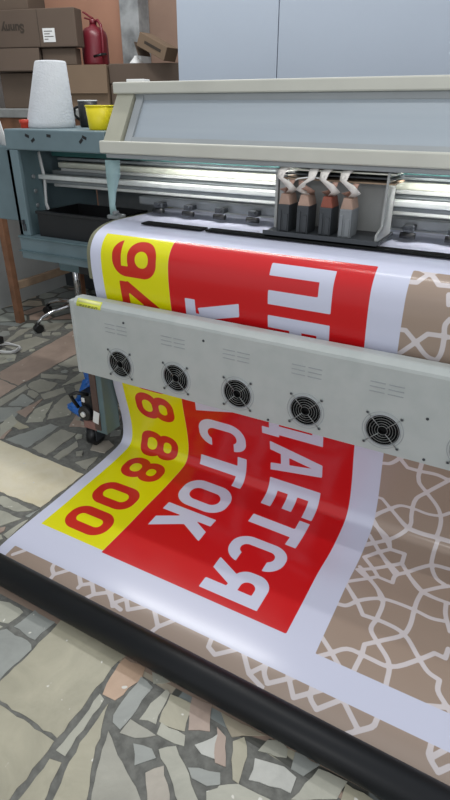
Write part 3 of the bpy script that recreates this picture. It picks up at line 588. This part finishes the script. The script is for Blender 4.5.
# carriage with four print heads
t = MB(); t.box(-.672, -.350, 1.438, 1.60, .872, .880, .002); t.box(-.672, -.350, 1.4335, 1.439, .872, .884, .001); car = obj('print_carriage', t, M['darkgrey'], P)
t = MB(); t.box(-.665, -.355, 1.575, 1.583, .880, 1.045, .001); obj('back_plate', t, M['platepale'], car)
t = MB(); t.poly_prism([(1.445, .880), (1.58, .880), (1.58, 1.045), (1.50, 1.04), (1.492, .91), (1.445, .898)], 'x', -.361, -.355); obj('side_plate', t, M['platepale'], car)
t = MB(); t.poly_prism([(1.505, .880), (1.58, .880), (1.58, 1.045), (1.505, 1.035)], 'x', -.670, -.662); obj('side_plate', t, M['platepale'], car)
t = MB(); t.box(-.660, -.640, 1.512, 1.518, .882, 1.02, .001); obj('bracket', t, M['platepale'], car)
for k, (z, m_) in enumerate(((1.012, M['woodpale']), (1.024, M['darkgrey']), (1.034, M['rail_white']), (1.044, M['darkgrey']))):
    t = MB(); t.box(-.650+.006*k, -.340, 1.50+.004*k, 1.60, z, z+.0035); obj('circuit_board', t, m_, car)
for k, x in enumerate((-.622, -.566, -.502, -.447)):
    t = MB(); t.box(x-.0165, x+.0165, 1.456, 1.52, .880, .952, .002); t.box(x-.014, x-.005, 1.452, 1.457, .884, .938, .001); t.box(x+.002, x+.014, 1.452, 1.457, .884, .928, .001)
    obj('print_head', t, M['headgrey'] if k == 3 else M['darkgrey'], car)
    t = MB(); t.poly_prism([(x-.0165, .952), (x+.0165, .952), (x+.010, .977), (x-.010, .979)], 'y', 1.462, 1.515); obj('head_cap', t, M['copper'] if k != 2 else M['redfilm'], car)
    s_k = (1, -1, 1, 1)[k]
    t = MB(); t.strip([(x, 1.486, .976), (x+.018*s_k, 1.474, .990), (x+.006*s_k, 1.462, 1.006), (x-.016*s_k, 1.462, 1.020), (x-.016*s_k, 1.476, 1.036), (x-.008*s_k, 1.52, 1.052)], [(.016, .004, 0), (.019, .012, 0), (.018, 0, .006), (.020, -.008, 0), (.024, 0, 0), (.026, 0, 0)], .002)
    obj('ribbon_cable', t, M['ribbon'], car)
    t = MB(); t.strip([(x+.004, 1.496, .976), (x-.012*s_k, 1.480, .988), (x+.012*s_k, 1.470, 1.000), (x+.016*s_k, 1.474, 1.014)], [(.018, .006, 0), (.018, .010, 0), (.018, 0, .008), (.016, -.006, 0)], .0016)
    obj('flat_cable', t, M['ribbon2'], car)
t = MB(); t.tube([(-.63, 1.486, .995), (-.59, 1.470, 1.018), (-.55, 1.474, 1.024), (-.52, 1.484, 1.018)], .002, 8); obj('wire', t, M['white'], car)

# ------------------------------------------------------------------ drying fan unit
D_ = thing('drying_fan_unit', 'long pale grey casing with a row of round fans across the banner', 'fan unit', (-.5, 1.285, 0))
XS = [-1.073, -.861, -.650, -.441, -.231, -.021, .189]; ZF = .4585
t = MB(); t.poly_prism([(1.25, .393), (1.25, .630), (1.252, .638), (1.264, .6515), (1.270, .653), (1.300, .650), (1.304, .646), (1.304, .393)], 'x', -1.243, .30)
cutm = MB()
for x in XS: cutm.lathe((x, 1.20, ZF), [(.0435, 0), (.0435, .092)], axis='y', n=40, smooth=False)
ho = obj('housing', t, M['panel'], D_); co_ = obj('cutter', cutm, M['panel'], D_)
md = ho.modifiers.new('b', 'BOOLEAN'); md.operation = 'DIFFERENCE'; md.object = co_; md.solver = 'EXACT'
bpy.context.view_layer.update()
me = bpy.data.meshes.new_from_object(ho.evaluated_get(bpy.context.evaluated_depsgraph_get()))
ho.modifiers.clear(); ho.data = me; bpy.data.objects.remove(co_)
bm = bmesh.new(); bm.from_mesh(ho.data); bmesh.ops.recalc_face_normals(bm, faces=bm.faces[:]); bm.to_mesh(ho.data); bm.free()
t = MB(); t.box(-1.257, -1.243, 1.247, 1.306, .391, .645, .003); obj('end_cap', t, M['panel'], D_)
def fan(x):
    t = MB(); t.ring((x, 1.2495, ZF), .0450, .0022, 'y', 40, 8); t.ring((x, 1.2502, ZF), .0525, .0012, 'y', 44, 6); f = obj('fan', t, M['hood_grey'], D_)
    t = MB(); t.lathe((x, 1.2885, ZF), [(.0425, 0), (.0425, .002)], axis='y', n=36); obj('fan_backing', t, M['soot'], f)
    t = MB(); t.tube([(x, 1.2500, ZF), (x, 1.288, ZF)], .0432, 40, caps=False); obj('fan_shroud', t, M['soot'], f)
    t = MB()
    t.lathe((x, 1.266, ZF), [(.012, 0), (.014, .003), (.014, .02)], axis='y', n=24)
    for k in range(7):
        a = 2*math.pi*k/7+.3
        p = [(x+math.cos(a)*r_, 1.268+(.006 if r_ > .02 else 0), ZF+math.sin(a)*r_) for r_ in (.015, .028, .041)]
        t.strip(p, [(-math.sin(a)*w2, .010, math.cos(a)*w2) for w2 in (.010, .016, .020)], .0015)
    obj('fan_rotor', t, M['rotor'], f)
    t = MB()
    for r_ in (.0125, .0195, .0265, .0335, .0405): t.ring((x, 1.2480, ZF), r_, .0006, 'y', 36, 6)
    for k in range(4):
        a = math.pi/4+k*math.pi/2; c_, s2 = math.cos(a), math.sin(a)
        t.tube([(x+c_*.0125, 1.2475, ZF+s2*.0125), (x+c_*.059, 1.2475, ZF+s2*.059)], .0011, 6)
        t.ring((x+c_*.061, 1.2485, ZF+s2*.061), .0036, .0011, 'y', 14, 6)
    obj('fan_guard', t, M['wire'], f)
    for k in range(4):
        a = math.pi/4+k*math.pi/2
        t = MB(); t.lathe((x+math.cos(a)*.061, 1.2465, ZF+math.sin(a)*.061), [(.0028, 0), (.0034, .0015), (.0034, .0036)], axis='y', n=12); obj('screw', t, M['darkgrey'], f)
    return f
f0 = fan(XS[0])
for x in XS[1:]:
    f = f0.copy(); C.objects.link(f); f.location = f0.location+Vector(((x-XS[0])*U, 0, 0)); f.parent = D_
    for ch in list(f0.children):
        c = ch.copy(); C.objects.link(c); c.parent = f
for x in XS:
    t = MB()
    for r_ in range(3):
        for c_ in range(2):
            xx = x-.028+c_*.046; zz = .588-r_*.013
            t.box(xx-.019, xx+.019, 1.2492, 1.2503, zz-.0012, zz+.0012)
    obj('louvre_slots', t, M['hood_grey'], D_)
for x, z in ((-1.045, .603), (-.76, .60), (-.55, .40), (-.13, .52), (-.12, .405)):
    t = MB(); t.lathe((x, 1.2485, z), [(.0035, 0), (.004, .0016)], axis='y', n=12); obj('rivet', t, M['darkgrey'], D_)
t = MB(); t.strip([(-1.180, 1.2492, .629), (-1.180, 1.2515, .6390), (-1.180, 1.2625, .6508)], (.098, 0, 0), .0008); stk = obj('sticker', t, M['sticker'], D_); stk['label'] = 'yellow green sticker with a pale upper edge and worn print'
t = MB()
random.seed(3)
for r_ in range(2):
    x = -1.215
    while x < -1.14:
        l_ = random.uniform(.004, .012); t.box(x, x+l_, 1.2482, 1.2489,   .6305+r_*.004, .6320+r_*.004); x += l_+.004
obj('sticker_print', t, M['ink'], stk)
t = MB(); t.strip([(-1.180, 1.2535, .6420), (-1.180, 1.2605, .6495)], (.090, 0, 0), .0008); obj('sticker_edge', t, M['stickerpale'], stk)
# support post at the left end
t = MB(); t.box(-1.262, -1.212, 1.302, 1.378, .122, .393, .003); post = obj('post', t, M['teal_dark'], D_)
t = MB(); t.box(-1.2635, -1.236, 1.298, 1.303, .135, .392, .001); obj('rust_strip', t, M['rust'], post)
t = MB(); t.box(-1.330, -1.262, 1.308, 1.385, .118, .155, .006); obj('foot_block', t, M['pinkbox'], D_)
t = MB(); t.box(-1.262, -1.236, 1.294, 1.2955, .165, .215, 0, Matrix.Rotation(R(12), 3, 'Y')); obj('tag', t, M['white'], D_)
t = MB(); t.box(-1.340, -1.285, 1.318, 1.37, .145, .265, .008); t.lathe((-1.312, 1.298, .185), [(.026, 0), (.030, .006), (.030, .03), (.02, .034)], axis='y', n=24); t.box(-1.285, -1.262, 1.33, 1.36, .17, .23, .004); mot = obj('drive_motor', t, M['black'], D_)
t = MB(); t.lathe((-1.312, 1.290, .185), [(.009, 0), (.011, .004), (.011, .01)], axis='y', n=16); obj('shaft_collar', t, M['alu'], mot)
t = MB(); t.box(-1.330, -1.316, 1.314, 1.3185, .225, .242, .001); obj('connector', t, M['white'], mot)
t = MB(); t.tube([(-1.30, 1.32, .26), (-1.325, 1.29, .275), (-1.352, 1.285, .262), (-1.355, 1.30, .23), (-1.345, 1.31, .20)], .007, 10); obj('motor_cable', t, M['black'], mot)
# castor of the post
t = MB(); t.box(-1.385, -1.30, 1.345, 1.415, .112, .120, .003); t.box(-1.374, -1.368, 1.36, 1.41, .03, .112, .001); t.box(-1.328, -1.322, 1.36, 1.41, .03, .112, .001); cs = obj('castor', t, M['darkgrey'], D_)
t = MB(); t.lathe((-1.366, 1.385, .041), [(.026, 0), (.041, .003), (.041, .033), (.026, .036)], axis='x', n=24); obj('castor_wheel', t, M['black'], cs)
t = MB(); t.lathe((-1.3675, 1.385, .041), [(.014, 0), (.014, .040)], axis='x', n=16); obj('hub', t, M['steel'], cs)
# far-end support
t = MB(); t.box(.22, .27, 1.275, 1.316, .03, .393, .003); t.box(.20, .29, 1.2, 1.38, 0, .03, .004); obj('post', t, M['teal_dark'], D_)

# ------------------------------------------------------------------ blue plastic bag hanging on the post
def crumple(name, c, rad, m_, seed, amp=.35, sub=4):
    t = bmesh.new(); bmesh.ops.create_icosphere(t, subdivisions=sub, radius=1)
    for v in t.verts:
        n = noise.noise(v.co*1.7+Vector((seed, 0, 0)))*amp+abs(noise.noise(v.co*4.1+Vector((0, seed, 0))))*amp*.6
        v.co = v.co*(1+n)
        v.co = Vector((v.co.x*rad[0], v.co.y*rad[1], v.co.z*rad[2]))+Vector(c)
    m2 = MB(); m2.add(t)
    for f in m2.bm.faces: f.smooth = False
    return m2
m2 = crumple('b', (-1.352, 1.40, .325), (.026, .018, .085), M['blue'], 2.3)
m3 = crumple('b', (-1.405, 1.375, .150), (.046, .024, .030), M['blue'], 5.1)
t = bmesh.new(); me_ = bpy.data.meshes.new('x'); m3.bm.to_mesh(me_); m3.bm.free(); m2.bm.from_mesh(me_); bpy.data.meshes.remove(me_); t.free()
m2.strip([(-1.358, 1.39, .28), (-1.385, 1.385, .22), (-1.405, 1.38, .16)], [(.04, .01, .01), (.05, 0, .02), (.05, .01, 0)], .004)
tag(obj('plastic_bag', m2, M['blue'], origin=(-1.38, 1.39, .17)), 'crumpled blue plastic bag hanging beside the post under the fan unit', 'plastic bag')

# ------------------------------------------------------------------ things standing on the printer's left cabinet
ZT = 1.118
t = MB(); t.lathe((-1.640, 1.66, ZT), [(.082, 0), (.086, .004), (.0845, .02), (.053, .202), (.050, .206), (.045, .207), (.020, .207)], n=48)
for v in t.bm.verts: v.co.x += (v.co.z-ZT)*.17      # the cone leans a little to the right
tag(obj('foam_cone', t, M['foam'], origin=(-1.64, 1.66, ZT)), 'tall white tapered cone standing on the teal printer cabinet', 'cone')
Y_ = thing('plastic_tub', 'round yellow plastic tub on the printer cabinet beside the hood', 'tub', (-1.345, 1.59, ZT))
t = MB(); t.lathe((-1.345, 1.59, ZT), [(.038, 0), (.041, .003), (.047, .070), (.045, .070), (.039, .006), (.02, .005)], n=40); obj('cup', t, M['yellow'], Y_)
t = MB(); t.ring((-1.345, 1.59, ZT+.070), .0465, .0026, 'z', 40, 8); obj('rim', t, M['yellow'], Y_)
mx_, my_ = -1.545, 1.76
G_ = thing('mug', 'black mug with a white rim behind the yellow tub', 'mug', (mx_, my_, ZT))
t = MB(); t.lathe((mx_, my_, ZT), [(.030, 0), (.034, .004), (.035, .086), (.032, .086), (.030, .008), (.01, .006)], n=36); obj('cup', t, M['black'], G_)
t = MB(); t.ring((mx_, my_, ZT+.0865), .0335, .0022, 'z', 36, 8); obj('rim', t, M['white'], G_)
t = MB(); t.tube([(mx_-.032, my_-.01, ZT+.070), (mx_-.052, my_-.014, ZT+.062), (mx_-.056, my_-.014, ZT+.04), (mx_-.032, my_-.01, ZT+.022)], .005, 8); obj('handle', t, M['black'], G_)
t = MB(); t.lathe((-1.690, 1.585, ZT), [(.016, 0), (.017, .002), (.017, .014), (.020, .016), (.020, .026), (.008, .028)], n=24)
tag(obj('bottle_cap', t, M['redcap'], origin=(-1.69, 1.585, ZT)), 'small red plastic cap at the foot of the white cone', 'cap')
t = MB(); t.box(-1.02, .62, .0, .01, 0, .01)
t.bm.free()
t = MB(); t.box(-1.238, -1.178, 1.60, 1.645, 1.2535, 1.262, .002, rotz(8)); tag(obj('folded_paper', t, M['white'], origin=(-1.21, 1.62, 1.2535)), 'small folded white paper lying on the left end of the hood', 'paper')

# ------------------------------------------------------------------ storage shelf with boxes
S_ = thing('storage_table', 'table with brown wooden legs behind the printer carrying stacked cardboard boxes', 'table', (-2.35, 2.6, 0))
t = MB(); t.box(-2.95, -1.56, 2.20, 2.88, 1.135, 1.175, .004); obj('tabletop', t, M['greytop'], S_)
for x, y in ((-2.685, 2.235), (-2.685, 2.80), (-1.66, 2.235), (-1.66, 2.80)):
    t = MB(); t.box(x-.021, x+.021, y-.02, y+.02, 0, 1.135, .003); obj('leg', t, M['wood'], S_)
t = MB(); t.box(-2.70, -2.67, 2.257, 2.778, .205, .25, .003); obj('stretcher', t, M['woodpale'], S_)
t = MB(); t.box(-2.659, -1.686, 2.785, 2.815, .20, .25, .003); obj('stretcher', t, M['woodpale'], S_)
t = MB(); t.box(-2.659, -1.686, 2.225, 2.245, 1.05, 1.135, .003); obj('apron', t, M['wood'], S_)
PV = Vector((-2.25, 2.50, 0))
BOXES = []
def turn(o, a=16):      # the stack stands askew to the printer
    q = o.location/U-PV; o.location = (PV+Matrix.Rotation(R(a), 3, 'Z') @ q)*U; o.rotation_euler = (0, 0, R(a))
def text_obj(txt, size, parent, m_, loc, rot):
    cu = bpy.data.curves.new('box_print', 'FONT'); cu.body = txt; cu.size = size*U; cu.extrude = .0006; cu.offset = .0022; cu.align_x = 'CENTER'; cu.align_y = 'CENTER'
    o = bpy.data.objects.new('tmp_print', cu); C.objects.link(o); bpy.context.view_layer.update()
    me = bpy.data.meshes.new_from_object(o.evaluated_get(bpy.context.evaluated_depsgraph_get())); bpy.data.objects.remove(o)
    q = bpy.data.objects.new('box_print', me); C.objects.link(q); me.materials.append(m_)
    q.parent = parent; q.location = Vector(loc)*U-wloc(parent); q.rotation_euler = rot
    return q
def box_thing(label, x0, x1, y0, y1, z0, z1, m_, rz=0, flaps=None, grp='cardboard boxes stacked behind the printer'):
    c = ((x0+x1)/2, (y0+y1)/2, z0); b_ = thing('cardboard_box', label, 'box', c, grp)
    hw_, hd = (x1-x0)/2, (y1-y0)/2
    t = MB()
    if flaps == 'open':
        th = .006
        for q in ((-hw_, hw_, -hd, -hd+th), (-hw_, hw_, hd-th, hd), (-hw_, -hw_+th, -hd+th, hd-th), (hw_-th, hw_, -hd+th, hd-th)): t.box(c[0]+q[0], c[0]+q[1], c[1]+q[2], c[1]+q[3], z0, z1, .001)
        t.box(c[0]-hw_+th, c[0]+hw_-th, c[1]-hd+th, c[1]+hd-th, z0, z0+.008)
    else:
        t.box(x0, x1, y0, y1, z0, z1, .004)
    obj('carton', t, m_, b_)
    BOXES.append(b_)
    return b_, c
zt = 1.175
# bottom row
b1, _ = box_thing('open dark cardboard box on the table behind the white cone', -2.68, -2.36, 2.49, 2.84, zt, 1.338, M['card2'])
b2, c2 = box_thing('tan cardboard box with a drooping flap between the white cone and the yellow tub', -2.355, -2.075, 2.49, 2.75, zt, 1.368, M['card3'])
t = MB(); t.box(-2.352, -2.073, 2.476, 2.482, 1.243, 1.370, .001, Matrix.Rotation(R(-5), 3, 'X')); obj('flap', t, M['card3'], b2)
b3, _ = box_thing('wide flat cardboard box beside the wall panel carrying the small tilted carton', -2.070, -1.60, 2.50, 2.82, 1.285, 1.374, M['card'])
b3b, _ = box_thing('brown cardboard box under the wide flat box beside the hood post', -2.067, -1.62, 2.50, 2.80, zt, 1.283, M['card2'])
# second row
b4, _ = box_thing('flattened brown box with sagging flap under the big box with printed letters', -2.80, -2.43, 2.47, 2.70, 1.342, 1.444, M['card'])
t = MB(); t.box(-2.80, -2.42, 2.452, 2.458, 1.345, 1.445, .001, Matrix.Rotation(R(-9), 3, 'X')); obj('flap', t, M['card'], b4)
b5, _ = box_thing('small dark box squeezed in beside the fire extinguisher', -2.42, -2.235, 2.49, 2.55, 1.370, 1.444, M['card2'])
# big box
b6, _ = box_thing('big brown box with upside-down letters and a white label', -2.86, -2.21, 2.47, 2.55, 1.447, 1.608, M['card'], 0)
text_obj('Sunny', .052, b6, M['ink'], (-2.552, 2.4695, 1.530), (R(90), R(180), 0))
t = MB(); t.box(-2.39, -2.325, 2.4685, 2.4702, 1.468, 1.526); q = obj('paper_label', t, M['white'], b6)
t = MB()
for k, l_ in enumerate((.045, .03, .05, .02)): t.box(-2.383, -2.383+l_, 2.4678, 2.4684, 1.512-k*.011, 1.515-k*.011)
obj('label_print', t, M['ink'], q)
t = MB(); t.box(-2.412, -2.41, 2.4690, 2.4702, 1.450, 1.604); obj('seam', t, M['ink'], b6)
b7, _ = box_thing('brown box at the very top of the stack against the orange wall', -2.85, -2.48, 2.52, 2.70, 1.612, 1.80, M['card2'])
for o in BOXES: turn(o)
# tilted carton
T_ = thing('carton', 'small open tan carton with printing lying tilted on the wide flat box', 'carton', (-1.82, 2.62, 1.374))
rm_ = Matrix.Rotation(R(24), 3, 'Y')
t = MB(); t.box(-1.905, -1.735, 2.57, 2.67, 1.385, 1.445, .002, rm_)
for v in t.bm.verts: v.co.z += .024
obj('carton_body', t, M['card3'], T_)
t = MB(); t.box(-.05, .05, 0, .0015, -.006, .006, 0)
for v in t.bm.verts: v.co = rm_ @ v.co + Vector((-1.815, 2.5685, 1.438))
obj('carton_print', t, M['ink'], T_)
t = MB(); t.box(-.03, .03, -.05, .05, -.0015, .0015, 0, Matrix.Rotation(R(70), 3, 'Y'))
for v in t.bm.verts: v.co += Vector((-1.912, 2.62, 1.433))
obj('flap', t, M['card2'], T_)

# fire extinguisher
E_ = thing('fire_extinguisher', 'dark red fire extinguisher with black hose standing on a box against the orange wall', 'fire extinguisher', (-2.235, 2.65, 1.370))
cx, cy, z0 = -2.235, 2.65, 1.370
t = MB(); t.lathe((cx, cy, z0), [(.058, 0), (.066, .004), (.068, .015), (.068, .125), (.062, .150), (.045, .168), (.022, .176), (.018, .184)], n=40); obj('cylinder', t, M['red'], E_)
zv = z0+.182
t = MB(); t.lathe((cx, cy, zv), [(.018, 0), (.018, .022), (.012, .026)], n=20); t.box(cx-.05, cx+.012, cy-.009, cy+.009, zv+.022, zv+.029, .002, Matrix.Rotation(R(14), 3, 'Y')); t.box(cx-.062, cx+.005, cy-.008, cy+.008, zv+.040, zv+.047, .002, Matrix.Rotation(R(28), 3, 'Y')); obj('valve_handle', t, M['red'], E_)
t = MB(); t.tube([(cx+.012, cy, zv+.012), (cx+.04, cy-.01, zv+.018), (cx+.066, cy-.02, zv-.005), (cx+.078, cy-.03, zv-.05), (cx+.077, cy-.03, zv-.11), (cx+.074, cy-.03, zv-.15)], .007, 10); obj('hose', t, M['red'], E_)
t = MB(); t.tube([(cx+.05, cy-.075, z0+.04), (cx+.105, cy-.07, z0+.048)], .006, 10); t.box(cx+.10, cx+.125, cy-.078, cy-.062, z0+.043, z0+.053, .002); obj('nozzle', t, M['black'], E_)
t = MB(); t.lathe((-1.955, 2.62, 1.374), [(.034, 0), (.033, .003), (.010, .028), (.008, .034), (.004, .034)], n=24)
tag(obj('funnel', t, M['white'], origin=(-1.955, 2.62, 1.374)), 'small white upturned funnel beside the fire extinguisher', 'funnel')

# white paper leaning at the far left end of the cabinet
t = MB(); t.strip([(-1.80, 1.56, 1.062), (-1.86, 1.58, 1.20)], (.12, -.05, 0), .003); tag(obj('paper_sheet', t, M['white'], origin=(-1.8, 1.56, 1.06)), 'white paper sheet leaning at the left end of the printer cabinet', 'paper')

# swivel chair base behind the fan unit
cx, cy = -2.36, 2.43
O_ = thing('swivel_chair', 'swivel chair with chrome column and star base behind the fan unit', 'chair', (cx, cy, 0))
t = MB(); t.tube([(cx, cy, .10), (cx, cy, .40)], .020, 16); t.tube([(cx, cy, .30), (cx, cy, .46)], .014, 16); obj('gas_column', t, M['chrome'], O_)
t = MB(); t.lathe((cx, cy, .46), [(.10, 0), (.15, .012), (.155, .04), (.14, .058), (.05, .062)], n=32); obj('seat', t, M['black'], O_)
for k in range(5):
    a = math.atan2(2.155-cy, -2.452-cx)+k*2*math.pi/5; c_, s2 = math.cos(a), math.sin(a)
    t = MB(); t.tube([(cx+c_*r_, cy+s2*r_, z) for r_, z in ((.015, .11), (.09, .118), (.18, .108), (.25, .085), (.285, .06))], .012, 10, rs=[.016, .015, .013, .011, .009]); lg = obj('base_leg', t, M['chrome'] , O_)
    t = MB(); t.tube([(cx+c_*.285-s2*.018, cy+s2*.285+c_*.018, .026), (cx+c_*.285+s2*.018, cy+s2*.285-c_*.018, .026)], .026, 18); t.tube([(cx+c_*.285, cy+s2*.285, .026), (cx+c_*.285, cy+s2*.285, .066)], .008, 8); obj('castor', t, M['black'], lg)

# white mains cable and plug on the floor at far left
A_ = thing('power_cable', 'white coiled cable with a dark plug on the floor beside the wooden table leg', 'cable', (-2.44, 1.86, 0))
pts = []
for k in range(40):
    a = k*.33; r_ = .07+.012*math.sin(k*.7); pts.append((-2.42+math.cos(a)*r_*1.2, 1.87+math.sin(a)*r_, .006+.0005*k+.003*math.sin(k*1.3)))
t = MB(); t.tube(pts, .0045, 8); obj('cord', t, M['white'], A_)
t = MB(); t.box(-2.50, -2.44, 1.85, 1.90, .030, .07, .006); obj('plug', t, M['black'], A_)
